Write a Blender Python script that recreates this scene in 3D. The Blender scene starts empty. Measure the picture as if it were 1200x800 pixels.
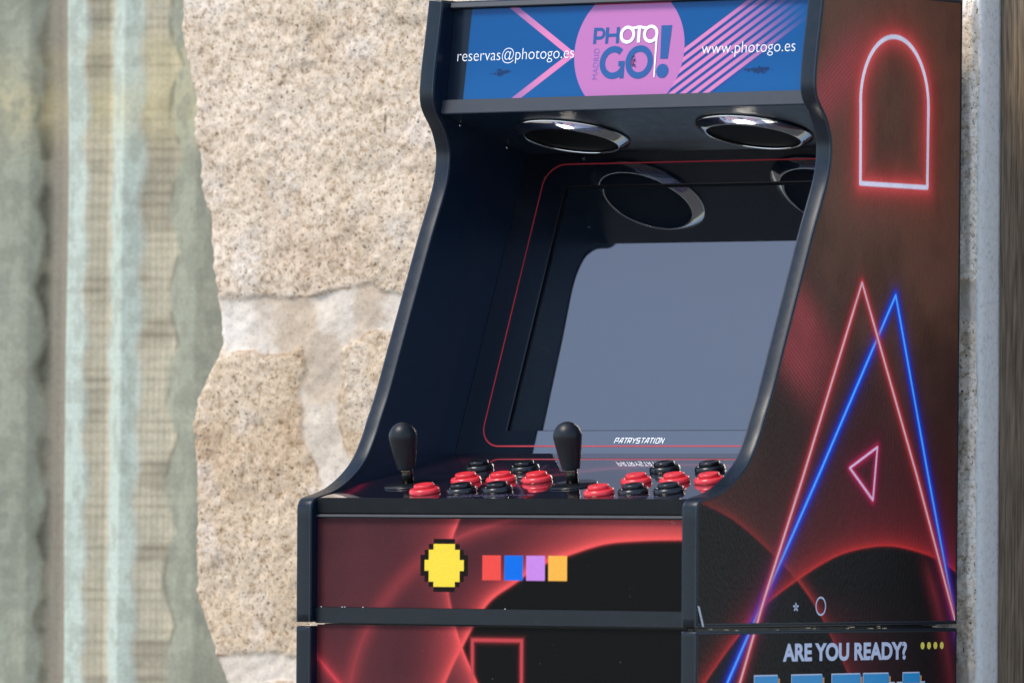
import bpy, bmesh, math
import numpy as np
from mathutils import Matrix, Vector

sc = bpy.context.scene
col = sc.collection
R = math.radians

# ------------------------------------------------------------------ camera
cam = bpy.data.cameras.new('camera')
cam.lens = 308.39; cam.sensor_width = 36.0; cam.sensor_fit = 'HORIZONTAL'
cam.clip_start = 0.1; cam.clip_end = 600
cam.dof.use_dof = True; cam.dof.focus_distance = 11.15; cam.dof.aperture_fstop = 7.1
cam_o = bpy.data.objects.new('camera', cam); col.objects.link(cam_o)
_r = Vector((0.82024233, 0.57198992, 0.00548214)); _u = Vector((0.00707153, -0.01972291, 0.99978048))
_f = Vector((-0.57197248, 0.8200235, 0.02022241))
cam_o.matrix_world = Matrix(((_r.x, _u.x, -_f.x, 6.50167561), (_r.y, _u.y, -_f.y, -8.85346237), (_r.z, _u.z, -_f.z, 0.93026288), (0, 0, 0, 1)))
sc.camera = cam_o

# ------------------------------------------------------------------ sky and sun
SUN_EL, SUN_ROT = R(57), R(208)
world = bpy.data.worlds.new('World'); sc.world = world; world.use_nodes = True
wn = world.node_tree.nodes; wl = world.node_tree.links
sky = wn.new('ShaderNodeTexSky'); sky.sky_type = 'NISHITA'; sky.sun_disc = False
sky.sun_elevation = SUN_EL; sky.sun_rotation = SUN_ROT
sky.air_density = 1.0; sky.dust_density = 0.6; sky.ozone_density = 2.0
wl.new(sky.outputs[0], wn['Background'].inputs[0]); wn['Background'].inputs[1].default_value = 0.15
sun = bpy.data.lights.new('sun', 'SUN'); sun.energy = 1.9; sun.angle = R(18); sun.color = (1.0, 0.91, 0.77)
sun_o = bpy.data.objects.new('sun', sun); col.objects.link(sun_o)
sd = Vector((math.sin(SUN_ROT) * math.cos(SUN_EL), math.cos(SUN_ROT) * math.cos(SUN_EL), math.sin(SUN_EL)))
sun_o.rotation_euler = sd.to_track_quat('Z', 'Y').to_euler(); sun_o.location = sd * 20
sc.view_settings.view_transform = 'Standard'; sc.view_settings.look = 'None'
sc.view_settings.exposure = 0.85; sc.view_settings.gamma = 1.0
sc.render.engine = 'CYCLES'
sc.cycles.max_bounces = 8; sc.cycles.glossy_bounces = 6

# ------------------------------------------------------------------ helpers
rng = np.random.default_rng(7)

def lin(c):
    c = np.asarray(c, float) / 255.0
    return np.where(c <= 0.04045, c / 12.92, ((c + 0.055) / 1.055) ** 2.4)

def smooth(a, b, x):
    t = np.clip((x - a) / (b - a), 0, 1); return t * t * (3 - 2 * t)

def vnoise(x, y, seed=0):
    xi = np.floor(x).astype(np.int64); yi = np.floor(y).astype(np.int64)
    xf = x - xi; yf = y - yi
    def h(a, b):
        n = (a * 374761393 + b * 668265263 + seed * 974711) & 0xffffffff
        n = ((n ^ (n >> 13)) * 1274126177) & 0xffffffff
        n = n ^ (n >> 16)
        return (n & 0xffff) / 65535.0
    u = xf * xf * (3 - 2 * xf); v = yf * yf * (3 - 2 * yf)
    return (h(xi, yi) * (1 - u) + h(xi + 1, yi) * u) * (1 - v) + (h(xi, yi + 1) * (1 - u) + h(xi + 1, yi + 1) * u) * v

def fbm(x, y, o=4, seed=0):
    s = 0; a = 0.5
    for k in range(o):
        s = s + a * vnoise(x * 2 ** k, y * 2 ** k, seed + k); a *= 0.5
    return s / (1 - 0.5 ** o)

def link(name, me, mats, parent=None, smooth_shade=False):
    if not isinstance(mats, (list, tuple)): mats = [mats]
    for m in mats: me.materials.append(m)
    if smooth_shade:
        me.polygons.foreach_set('use_smooth', [True] * len(me.polygons))
    o = bpy.data.objects.new(name, me); col.objects.link(o)
    if parent is not None: o.parent = parent
    return o

def mesh(name, verts, faces, mats, parent=None, sm=False):
    me = bpy.data.meshes.new(name); me.from_pydata([tuple(v) for v in verts], [], faces); me.update()
    return link(name, me, mats, parent, sm)

def empty(name, label, cat, loc=(0, 0, 0)):
    o = bpy.data.objects.new(name, None); o.empty_display_size = 0.1; o.location = loc
    col.objects.link(o); o['label'] = label; o['category'] = cat
    return o

class Plane:                                      # a local frame: x along the front, d down the face, h off it
    def __init__(s, o, ax, dn, n):
        s.o, s.ax, s.dn, s.n = [np.array(k, float) for k in (o, ax, dn, n)]
    def p(s, x, d, h=0.0):
        x = np.asarray(x, float)[..., None]; d = np.asarray(d, float)[..., None]; h = np.asarray(h, float)[..., None]
        return s.o + x * s.ax + d * s.dn + h * s.n

def bevel_box(name, pts8, mats, parent, w=0.0008, seg=2):
    """box from 8 corners (4 of one end, 4 of the other, same order), edges rounded"""
    bm = bmesh.new(); vs = [bm.verts.new(tuple(p)) for p in pts8]
    for f in ((3, 2, 1, 0), (4, 5, 6, 7), (0, 1, 5, 4), (1, 2, 6, 5), (2, 3, 7, 6), (3, 0, 4, 7)):
        bm.faces.new([vs[i] for i in f])
    bmesh.ops.recalc_face_normals(bm, faces=bm.faces)
    if w: bmesh.ops.bevel(bm, geom=bm.edges[:], offset=w, segments=seg, affect='EDGES')
    me = bpy.data.meshes.new(name); bm.to_mesh(me); bm.free()
    return link(name, me, mats, parent)

def box_yz(name, x0, x1, yz, mats, parent, w=0.0008):
    """bar along X with a quadrilateral section given as four (y, z)"""
    return bevel_box(name, [(x0, y, z) for y, z in yz] + [(x1, y, z) for y, z in yz], mats, parent, w)

def lathe(name, prof, base, axis, mats, parent, n=48, sm=True):
    """prof: (radius, height) pairs; solid of revolution round axis"""
    axis = Vector(axis).normalized(); q = axis.to_track_quat('Z', 'Y').to_matrix(); b = Vector(base)
    vs = []; fs = []
    for r, h in prof:
        for k in range(n):
            a = 2 * math.pi * k / n
            vs.append(b + q @ Vector((r * math.cos(a), r * math.sin(a), h)))
    for j in range(len(prof) - 1):
        for k in range(n):
            k2 = (k + 1) % n
            fs.append((j * n + k, j * n + k2, (j + 1) * n + k2, (j + 1) * n + k))
    fs.append(tuple(range(n - 1, -1, -1))); fs.append(tuple((len(prof) - 1) * n + k for k in range(n)))
    return mesh(name, vs, fs, mats, parent, sm)

def grid(name, U, V, pos, colr, mats, parent=None, sm=False, flip=False):
    """art sheet: rows V, columns U; pos(U,V)->xyz, colr(U,V)->linear rgb stored in attribute 'print'"""
    UU, VV = np.meshgrid(U, V); P = pos(UU, VV).reshape(-1, 3); C = np.clip(colr(UU, VV), 0, 1).reshape(-1, 3)
    return raw_grid(name, P, C, len(U), len(V), mats, parent, sm, flip)

def raw_grid(name, P, C, nu, nv, mats, parent=None, sm=False, flip=False):
    me = bpy.data.meshes.new(name)
    i = np.arange(nu * nv).reshape(nv, nu)
    q = np.stack([i[:-1, :-1], i[:-1, 1:], i[1:, 1:], i[1:, :-1]], -1).reshape(-1, 4)
    if flip: q = q[:, ::-1]
    me.vertices.add(len(P)); me.vertices.foreach_set('co', P.astype(np.float32).ravel())
    me.loops.add(q.size); me.loops.foreach_set('vertex_index', q.astype(np.int32).ravel())
    me.polygons.add(len(q)); me.polygons.foreach_set('loop_start', np.arange(0, q.size, 4, dtype=np.int32))
    me.update(calc_edges=True)
    a = me.attributes.new('print', 'FLOAT_COLOR', 'POINT')
    a.data.foreach_set('color', np.hstack([C, np.ones((len(C), 1))]).astype(np.float32).ravel())
    return link(name, me, mats, parent, sm)

def text2d(body, bold=0.0, shear=0.0, space=1.0):
    """the words as flat triangles, scaled to a unit-height bounding frame: returns verts, faces, width, cap info"""
    c = bpy.data.curves.new('lettering', 'FONT'); c.body = body; c.offset = bold; c.shear = shear; c.space_character = space
    c.resolution_u = 8
    o = bpy.data.objects.new('lettering', c); col.objects.link(o)
    bpy.context.view_layer.update()
    me = bpy.data.meshes.new_from_object(o.evaluated_get(bpy.context.evaluated_depsgraph_get()))
    v = np.array([(k.co.x, k.co.y) for k in me.vertices]); f = [tuple(p.vertices) for p in me.polygons]
    bpy.data.objects.remove(o); bpy.data.curves.remove(c); bpy.data.meshes.remove(me)
    return v, f

def stroke(pts, w, closed=False):
    """flat ribbon along a polyline with mitred corners"""
    P = np.array(pts, float); n = len(P); vs = []; fs = []
    for i in range(n):
        a = P[(i - 1) % n] if (closed or i > 0) else P[i]; b = P[(i + 1) % n] if (closed or i < n - 1) else P[i]
        d1 = P[i] - a; d2 = b - P[i]
        d1 = d1 / (np.linalg.norm(d1) or 1); d2 = d2 / (np.linalg.norm(d2) or 1)
        if not closed and i == 0: d1 = d2
        if not closed and i == n - 1: d2 = d1
        t = d1 + d2; t = t / (np.linalg.norm(t) or 1); nr = np.array([-t[1], t[0]])
        k = max(0.35, abs(nr @ np.array([-d1[1], d1[0]])))
        vs += [P[i] + nr * w / 2 / k, P[i] - nr * w / 2 / k]
    m = n if closed else n - 1
    for i in range(m):
        j = (i + 1) % n
        fs.append((2 * i, 2 * i + 1, 2 * j + 1, 2 * j))
    return np.array(vs), fs

def arc(cx, cy, r, a0, a1, n=24, ry=None):
    ry = ry or r
    return [(cx + r * math.cos(R(a0 + (a1 - a0) * k / n)), cy + ry * math.sin(R(a0 + (a1 - a0) * k / n))) for k in range(n + 1)]

def join2d(parts):
    V = []; F = []; o = 0
    for v, f in parts:
        V.append(np.asarray(v)); F += [tuple(i + o for i in q) for q in f]; o += len(v)
    return np.vstack(V), F

# ------------------------------------------------------------------ materials
def new_mat(name):
    m = bpy.data.materials.new(name); m.use_nodes = True
    return m, m.node_tree.nodes, m.node_tree.links, m.node_tree.nodes['Principled BSDF']

def tex_noise(n, l, scale, detail=3, rough=0.55, vec=None, stretch=None):
    t = n.new('ShaderNodeTexNoise'); t.inputs['Scale'].default_value = scale; t.inputs['Detail'].default_value = detail
    t.inputs['Roughness'].default_value = rough
    if vec is None:
        g = n.new('ShaderNodeTexCoord'); vec = g.outputs['Object']
    if stretch:
        mp = n.new('ShaderNodeMapping'); mp.inputs['Scale'].default_value = stretch; l.new(vec, mp.inputs[0]); vec = mp.outputs[0]
    l.new(vec, t.inputs['Vector']); return t

def ramp(n, l, src, stops):
    r = n.new('ShaderNodeValToRGB'); e = r.color_ramp.elements
    while len(e) < len(stops): e.new(0.5)
    for k, (p, c) in zip(e, stops): k.position = p; k.color = (*c, 1) if len(c) == 3 else c
    l.new(src, r.inputs[0]); return r

def bump(n, l, b, h, strength, dist):
    k = n.new('ShaderNodeBump'); k.inputs['Strength'].default_value = strength; k.inputs['Distance'].default_value = dist
    l.new(h, k.inputs['Height']); l.new(k.outputs[0], b.inputs['Normal']); return k

def plastic(name, base, rough, spec=0.5, bumpy=0.0, scale=900, dust=0.0, coat=0.0, ior=1.5):
    m, n, l, b = new_mat(name); b.inputs['IOR'].default_value = ior
    b.inputs['Base Color'].default_value = (*base, 1); b.inputs['Roughness'].default_value = rough
    b.inputs['Specular IOR Level'].default_value = spec; b.inputs['Coat Weight'].default_value = coat; b.inputs['Coat Roughness'].default_value = 0.05
    if dust:
        t = tex_noise(n, l, 60, 6, 0.7); s = tex_noise(n, l, 1400, 1)
        mm = n.new('ShaderNodeMath'); mm.operation = 'MULTIPLY'; l.new(t.outputs[0], mm.inputs[0]); l.new(s.outputs[0], mm.inputs[1])
        r = ramp(n, l, mm.outputs[0], [(0.30, base), (0.50, tuple(k + dust for k in base))]); l.new(r.outputs[0], b.inputs['Base Color'])
        r2 = ramp(n, l, t.outputs[0], [(0.3, (rough,) * 3), (0.75, (min(1, rough + (0.12 if rough > .1 else .03)),) * 3)]); l.new(r2.outputs[0], b.inputs['Roughness'])
    if bumpy:
        t2 = tex_noise(n, l, scale, 2); bump(n, l, b, t2.outputs[0], bumpy, 0.0004)
    return m

def printed(name, rough, spec=0.5, bumpy=0.12, scale=(260, 260, 260), grain=0.25, coat=0.0, gain=1.0, bdist=0.0006, ior=1.5):
    """a printed vinyl: ink from the sheet's own 'print' attribute, fine grain, orange-peel surface"""
    m, n, l, b = new_mat(name)
    b.inputs['IOR'].default_value = ior
    a = n.new('ShaderNodeAttribute'); a.attribute_name = 'print'
    t = tex_noise(n, l, 1100, 2); r = ramp(n, l, t.outputs[0], [(0.3, (gain * (1 - grain),) * 3), (0.7, (gain * (1 + grain),) * 3)])
    mx = n.new('ShaderNodeMix'); mx.data_type = 'RGBA'; mx.blend_type = 'MULTIPLY'; mx.inputs['Factor'].default_value = 1.0
    l.new(a.outputs['Color'], mx.inputs['A']); l.new(r.outputs[0], mx.inputs['B']); l.new(mx.outputs['Result'], b.inputs['Base Color'])
    b.inputs['Roughness'].default_value = rough; b.inputs['Specular IOR Level'].default_value = spec
    b.inputs['Coat Weight'].default_value = coat; b.inputs['Coat Roughness'].default_value = 0.03; b.inputs['Coat IOR'].default_value = 2.0
    t2 = tex_noise(n, l, 1.0, 2, 0.5, stretch=scale); bump(n, l, b, t2.outputs[0], bumpy, bdist)
    return m

M = {}
M['trim'] = plastic('trim', (0.008, 0.013, 0.019), 0.25, 0.30, 0.03, 500, 0.012)
M['laminate'] = plastic('laminate', (0.003, 0.010, 0.026), 0.26, 0.5, 0.04, 700, 0.004)
M['rail'] = plastic('rail', (0.010, 0.013, 0.017), 0.34, 0.28, 0.06, 700, 0.02)
M['rail_marquee'] = plastic('rail_marquee', (0.019, 0.023, 0.031), 0.45, 0.6, 0.05, 700, 0.02)
M['rail_dark'] = plastic('rail_dark', (0.006, 0.008, 0.010), 0.36, 0.22, 0.05, 700, 0.015)  # darker copy of rail: shade of the down-facing front rail put into the colour
M['bezel'] = plastic('bezel', (0.004, 0.006, 0.011), 0.02, 0.8, 0, 1, 0.004, ior=1.95)
M['screen'] = plastic('screen', (0.006, 0.009, 0.014), 0.012, 0.8, 0, 1, 0.012, ior=1.9)
M['button_red'] = plastic('button_red', (0.72, 0.035, 0.045), 0.16, 0.5, 0.03, 300, 0.02)
M['button_black'] = plastic('button_black', (0.008, 0.009, 0.011), 0.16, 0.5, 0.03, 300, 0.01)
M['joystick'] = plastic('joystick', (0.006, 0.007, 0.009), 0.36, 0.35, 0.05, 900, 0.015)
M['washer'] = plastic('washer', (0.008, 0.009, 0.011), 0.22, 0.5)
M['matt_black'] = plastic('matt_black', (0.004, 0.004, 0.005), 0.7, 0.1)
M['white_ink'] = plastic('white_ink', tuple(lin((238, 240, 245))), 0.35)
M['pale_ink'] = plastic('pale_ink', tuple(lin((205, 208, 226))), 0.40)
M['blue_ink'] = plastic('blue_ink', tuple(lin((16, 78, 140))), 0.35)
M['violet_ink'] = plastic('violet_ink', tuple(lin((128, 96, 176))), 0.35)
M['yellow_ink'] = plastic('yellow_ink', tuple(lin((250, 222, 92))), 0.35)
M['orange_ink'] = plastic('orange_ink', tuple(lin((235, 150, 70))), 0.35)
M['cyan_ink'] = plastic('cyan_ink', tuple(lin((20, 150, 205))), 0.35)
M['line_ink'] = plastic('line_ink', tuple(lin((176, 52, 62))), 0.25)
M['deck_ink'] = plastic('deck_ink', tuple(lin((120, 110, 140))), 0.25)
M['marquee_print'] = printed('marquee_print', 0.2, 0.22, 0.0, grain=0.03, gain=0.76)
M['front_print'] = printed('front_print', 0.30, 0.06, 0.22, (420, 420, 420), 0.10)
M['side_print'] = printed('side_print', 0.36, 0.09, 0.9, (300, 300, 150), 0.16, gain=1.25, bdist=0.0010)
M['deck_print'] = printed('deck_print', 0.04, 1.0, 0.0, grain=0.1, coat=1.0, ior=2.2)
M['raw_wood'] = plastic('raw_wood', (0.45, 0.33, 0.20), 0.8)
M['splinter'] = plastic('splinter', (0.62, 0.64, 0.68), 0.6)

m, n, l, b = new_mat('chrome'); b.inputs['Metallic'].default_value = 1.0; b.inputs['Base Color'].default_value = (0.86, 0.86, 0.87, 1)
t = tex_noise(n, l, 80, 3); r = ramp(n, l, t.outputs[0], [(0.3, (0.05,) * 3), (0.8, (0.13,) * 3)]); l.new(r.outputs[0], b.inputs['Roughness'])
M['chrome'] = m
m, n, l, b = new_mat('dark_steel'); b.inputs['Metallic'].default_value = 1.0; b.inputs['Base Color'].default_value = (0.09, 0.08, 0.065, 1); b.inputs['Roughness'].default_value = 0.22
M['dark_steel'] = m
m, n, l, b = new_mat('grille'); b.inputs['Roughness'].default_value = 0.6; b.inputs['Specular IOR Level'].default_value = 0.1
v = n.new('ShaderNodeTexVoronoi'); v.inputs['Scale'].default_value = 420; v.inputs['Randomness'].default_value = 0.0
g = n.new('ShaderNodeTexCoord'); l.new(g.outputs['Object'], v.inputs['Vector'])
r = ramp(n, l, v.outputs['Distance'], [(0.28, (0.002,) * 3), (0.42, (0.006, 0.006, 0.007))]); l.new(r.outputs[0], b.inputs['Base Color'])
bump(n, l, b, v.outputs['Distance'], 0.8, 0.0006); M['grille'] = m

# stone: beige granite grains, dark pits; mortar mixed in by the wall's own attribute
m, n, l, b = new_mat('stone')
a = n.new('ShaderNodeAttribute'); a.attribute_name = 'print'
g = n.new('ShaderNodeTexCoord'); ob = g.outputs['Object']
n1 = tex_noise(n, l, 120, 5, 0.70, ob); n2 = tex_noise(n, l, 215, 3, 0.75, ob); n3 = tex_noise(n, l, 9, 4, 0.6, ob)
r1 = ramp(n, l, n1.outputs[0], [(0.31, (0.46, 0.36, 0.27)), (0.42, (0.85, 0.78, 0.69)), (0.52, (1.04, 1.01, 0.97)), (0.70, (1.20, 1.18, 1.14))])
r2 = ramp(n, l, n2.outputs[0], [(0.335, (0.10, 0.095, 0.095)), (0.39, (0.80, 0.77, 0.73)), (0.45, (1.0, 1.0, 1.0)), (0.72, (1.10, 1.10, 1.10))])
r3 = ramp(n, l, n3.outputs[0], [(0.3, (0.90, 0.84, 0.76)), (0.7, (1.08, 1.06, 1.05))])
def mul(A, B, fac=1.0):
    k = n.new('ShaderNodeMix'); k.data_type = 'RGBA'; k.blend_type = 'MULTIPLY'; k.clamp_result = False
    if isinstance(fac, float): k.inputs['Factor'].default_value = fac
    else: l.new(fac, k.inputs['Factor'])
    l.new(A, k.inputs['A']); l.new(B, k.inputs['B']); return k.outputs['Result']
speck = n.new('ShaderNodeMath'); speck.operation = 'SUBTRACT'; speck.inputs[0].default_value = 1.0; l.new(a.outputs['Alpha'], speck.inputs[1])
am = n.new('ShaderNodeAttribute'); am.attribute_name = 'grain'
c1 = mul(a.outputs['Color'], r3.outputs[0]); c1 = mul(c1, r1.outputs[0], am.outputs['Fac']); c1 = mul(c1, r2.outputs[0], am.outputs['Fac'])
l.new(c1, b.inputs['Base Color']); b.inputs['Roughness'].default_value = 0.9; b.inputs['Specular IOR Level'].default_value = 0.2
ad = n.new('ShaderNodeMath'); ad.operation = 'MULTIPLY_ADD'; l.new(n2.outputs[0], ad.inputs[0]); ad.inputs[1].default_value = 0.45; l.new(n1.outputs[0], ad.inputs[2])
bump(n, l, b, ad.outputs[0], 0.32, 0.003); M['stone'] = m

m, n, l, b = new_mat('plaster'); b.inputs['Roughness'].default_value = 0.9
t = tex_noise(n, l, 160, 5, 0.7); t2 = tex_noise(n, l, 22, 3)
r = ramp(n, l, t.outputs[0], [(0.28, (0.55, 0.51, 0.46)), (0.45, (0.78, 0.74, 0.68)), (0.7, (0.86, 0.82, 0.75))])
bump(n, l, b, t.outputs[0], 0.4, 0.003); l.new(r.outputs[0], b.inputs['Base Color']); M['plaster'] = m

m, n, l, b = new_mat('oak'); b.inputs['Roughness'].default_value = 0.6
w1 = tex_noise(n, l, 1.0, 5, 0.65, stretch=(210, 210, 9)); w2 = tex_noise(n, l, 1.0, 2, 0.5, stretch=(420, 420, 14))
r = ramp(n, l, w1.outputs[0], [(0.30, (0.08, 0.048, 0.026)), (0.5, (0.215, 0.15, 0.09)), (0.72, (0.31, 0.225, 0.14))])
r2 = ramp(n, l, w2.outputs[0], [(0.35, (0.55,) * 3), (0.6, (1.0,) * 3)])
l.new(mul(r.outputs[0], r2.outputs[0]), b.inputs['Base Color']); bump(n, l, b, w1.outputs[0], 0.3, 0.002); M['oak'] = m

m, n, l, b = new_mat('lace_cloth'); a = n.new('ShaderNodeAttribute'); a.attribute_name = 'print'
t = tex_noise(n, l, 240, 3); r = ramp(n, l, t.outputs[0], [(0.3, (0.86,) * 3), (0.7, (1.1,) * 3)])
l.new(mul(a.outputs['Color'], r.outputs[0]), b.inputs['Base Color']); b.inputs['Roughness'].default_value = 0.9; b.inputs['Specular IOR Level'].default_value = 0.1
M['lace'] = m
m, n, l, b = new_mat('paving'); t = tex_noise(n, l, 3.0, 6, 0.7); r = ramp(n, l, t.outputs[0], [(0.3, (0.22, 0.20, 0.17)), (0.7, (0.33, 0.30, 0.26))])
l.new(r.outputs[0], b.inputs['Base Color']); b.inputs['Roughness'].default_value = 0.9; bump(n, l, b, t.outputs[0], 0.3, 0.01); M['paving'] = m

# ------------------------------------------------------------------ ground
gv = [(-250, -250, 0), (250, -250, 0), (250, 250, 0), (-250, 250, 0)]
g_o = mesh('ground', gv, [(0, 1, 2, 3)], M['paving']); g_o['kind'] = 'structure'

# ------------------------------------------------------------------ arcade machine: shared outline of the side panels
W, T, D = 0.6, 0.0205, 0.600
ZS, ZTOP = 0.8005, 1.592
PROF = np.array([(0, ZS), (0, .86), (0, .92), (0.0, .938), (0.0012, .9466), (0.0055, .9528), (.0150, .9568), (.0367, .9612), (.0617, .9690), (.0911, .9843),
                 (.1158, 1.0038), (.1355, 1.0313), (.1501, 1.0589), (.1652, 1.087), (.1938, 1.1505), (.2254, 1.2198), (.2569, 1.289), (.2737, 1.3228),
                 (.2846, 1.3454), (.2903, 1.3605), (.2937, 1.3738), (.2953, 1.3866), (.2952, 1.4005), (.2918, 1.4119), (.2858, 1.4244), (.2778, 1.4348),
                 (.2691, 1.4441), (.2626, 1.4535), (.2596, 1.4624), (.2587, 1.4714), (.2591, 1.4804), (.2602, 1.4899), (.2618, 1.5017), (.265, 1.5193),
                 (.27, 1.5444), (.2756, 1.5753), (.2785, ZTOP)])

def spline(P, k=6):
    out = []
    for i in range(len(P) - 1):
        p0 = P[max(i - 1, 0)]; p1 = P[i]; p2 = P[i + 1]; p3 = P[min(i + 2, len(P) - 1)]
        d = np.linalg.norm(p2 - p1) ; m1 = (p2 - p0) / max(np.linalg.norm(p2 - p0), 1e-9) * d; m2 = (p3 - p1) / max(np.linalg.norm(p3 - p1), 1e-9) * d
        for j in range(k):
            s = j / k
            out.append((2*s**3-3*s**2+1)*p1 + (s**3-2*s**2+s)*m1 + (-2*s**3+3*s**2)*p2 + (s**3-s**2)*m2)
    out.append(P[-1]); return np.array(out)
FRONT = spline(PROF)

def y_front(z):
    return np.interp(z, FRONT[:, 1], FRONT[:, 0])

def y_rear(z):
    return 0.5965 + (z - 0.8) * 0.0095

def outline(front, ztop, zbot):
    """closed outline, counter-clockwise from the front foot up, over the top, down the back"""
    pts = [tuple(p) for p in front]
    pts += [(y_rear(ztop), ztop), (y_rear(zbot), zbot)]
    return np.array(pts)

def side_panel(parent, x0, x1, out):
    n = len(out); vs = [(x0, y, z) for y, z in out] + [(x1, y, z) for y, z in out]
    fs = [tuple(range(n))[::-1], tuple(range(n, 2 * n))] + [(i, (i + 1) % n, n + (i + 1) % n, n + i) for i in range(n)]
    return mesh('side_panel', vs, fs, M['laminate'], parent)

def edge_trim(parent, x0, x1, out, lip=0.0028):
    """rounded plastic moulding pressed round the panel's edge: a U section swept along the outline"""
    n = len(out); e = np.roll(out, -1, 0) - out; e /= np.linalg.norm(e, axis=1)[:, None]
    no = np.stack([-e[:, 1], e[:, 0]], 1)                      # left of travel = outside (front first, going up)
    nv = no + np.roll(no, 1, 0); nv /= np.linalg.norm(nv, axis=1)[:, None]
    k = np.clip((nv * no).sum(1), 0.6, 1); nv = nv / k[:, None]
    sec = [(x0 - .0004, -lip), (x0 - .0010, -lip + .0008), (x0 - .0010, -.0008), (x0 - .0004, .0004), (x0 + .0006, .0013), (x0 + .0018, .0016), ((x0 + x1) / 2, .00165),
           (x1 - .0018, .0016), (x1 - .0006, .0013), (x1 + .0004, .0004), (x1 + .0010, -.0008), (x1 + .0010, -lip + .0008), (x1 + .0004, -lip)]
    vs = []; fs = []; m = len(sec)
    for i in range(n):
        for x, o in sec:
            q = out[i] + nv[i] * (o - .0016); vs.append((x, q[0], q[1]))
    for i in range(n):
        j = (i + 1) % n
        for s in range(m - 1): fs.append((i * m + s, j * m + s, j * m + s + 1, i * m + s + 1))
    return mesh('edge_trim', vs, fs, M['trim'], parent, True)

cab = empty('arcade_cabinet', 'black upright arcade cabinet with blue and pink marquee, sloping dark screen and red artwork', 'arcade machine', (0.3, 0.3, ZS))
std = empty('cabinet_stand', 'black pedestal stand with red swirl artwork carrying the arcade cabinet', 'stand', (0.3, 0.3, 0))
def keep(o, parent):                                              # children are modelled in world units
    o.parent = parent; o.matrix_parent_inverse = Matrix.Translation(parent.location).inverted(); return o

class Under:                                                      # parent proxy: first level below a thing
    pass
_link = link
def link(name, me, mats, parent=None, smooth_shade=False):
    o = _link(name, me, mats, None, smooth_shade)
    if parent is not None:
        o.parent = parent
        if parent.type == 'EMPTY': o.matrix_parent_inverse = Matrix.Translation(parent.location).inverted()
    return o

OUT = outline(FRONT, ZTOP, ZS)
left_panel = side_panel(cab, 0.0, T, OUT); edge_trim(left_panel, 0.0, T, OUT)
right_panel = side_panel(cab, W - T, W, OUT); edge_trim(right_panel, W - T, W, OUT)
SOUT = np.array([(0, 0.02)] + [(0, z) for z in np.linspace(.1, .75, 8)] + [(0, .7900), (0, .7935), (.0012, .7950), (.0035, .7955), (.010, .7955), (y_rear(.8), .7955), (y_rear(.8), .02)])
left_foot = side_panel(std, 0.0, T, SOUT); edge_trim(left_foot, 0.0, T, SOUT)
right_foot = side_panel(std, W - T, W, SOUT); edge_trim(right_foot, W - T, W, SOUT)

XI0, XI1 = T + 0.0004, W - T - 0.0004                               # clear width between the side panels

# ------------------------------------------------------------------ printed artwork (ink colours of the sheets)
def poly_y(pts, x):
    p = np.array(pts); return np.interp(x, p[:, 0], p[:, 1])

def dens(pts, k=12):
    return spline(np.array(pts, float), k)

def dist_poly(pts, X, Y, near=0.12):
    d = np.full(X.shape, 9.0)
    P = np.array(pts, float)
    for a, b2 in zip(P[:-1], P[1:]):
        ab = b2 - a; t = np.clip(((X - a[0]) * ab[0] + (Y - a[1]) * ab[1]) / (ab @ ab), 0, 1)
        d = np.minimum(d, np.hypot(X - a[0] - t * ab[0], Y - a[1] - t * ab[1]))
    return d

def over(base, c, w):
    return base * (1 - w[..., None]) + np.asarray(c) * w[..., None]

S1 = dens([(-.02, .957), (.0076, .9521), (.0791, .9327), (.1516, .8994), (.2249, .8574), (.2736, .8193), (.311, .7788), (.3427, .7414), (.39, .67), (.42, .62)])
S2 = dens([(-.03, .69), (.0208, .7337), (.0861, .7839), (.1522, .8262), (.2249, .8574), (.3101, .8858), (.3729, .8964), (.4363, .8996), (.4984, .8932), (.551, .8825), (.5917, .8673), (.62, .853)])
S3 = dens([(.50, .91), (.5248, .8728), (.5639, .794), (.5827, .7323), (.60, .66)])
RED = [(.07, .678), (.37, 1.2274), (.6075, .775)]
RED = [(.0645, .668), (.0989, .7343), (.1521, .8367), (.2359, .9827), (.37, 1.2274), (.5016, .9846), (.5896, .8105), (.6, .79)]
BLUE = [(.0355, .668), (.0715, .7346), (.2697, .9829), (.4485, 1.2134), (.5278, .9847), (.5927, .8056), (.6, .782)]
SMALL = [(.4074, 1.0227), (.3438, .9962), (.3974, .9566), (.4074, 1.0227)]
ARCH = [(.365, 1.351), (.365, 1.452)] + arc(.4440, 1.452, .0795, 180, 0, 30, .0855) + [(.5215, 1.351), (.365, 1.351)]

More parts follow.
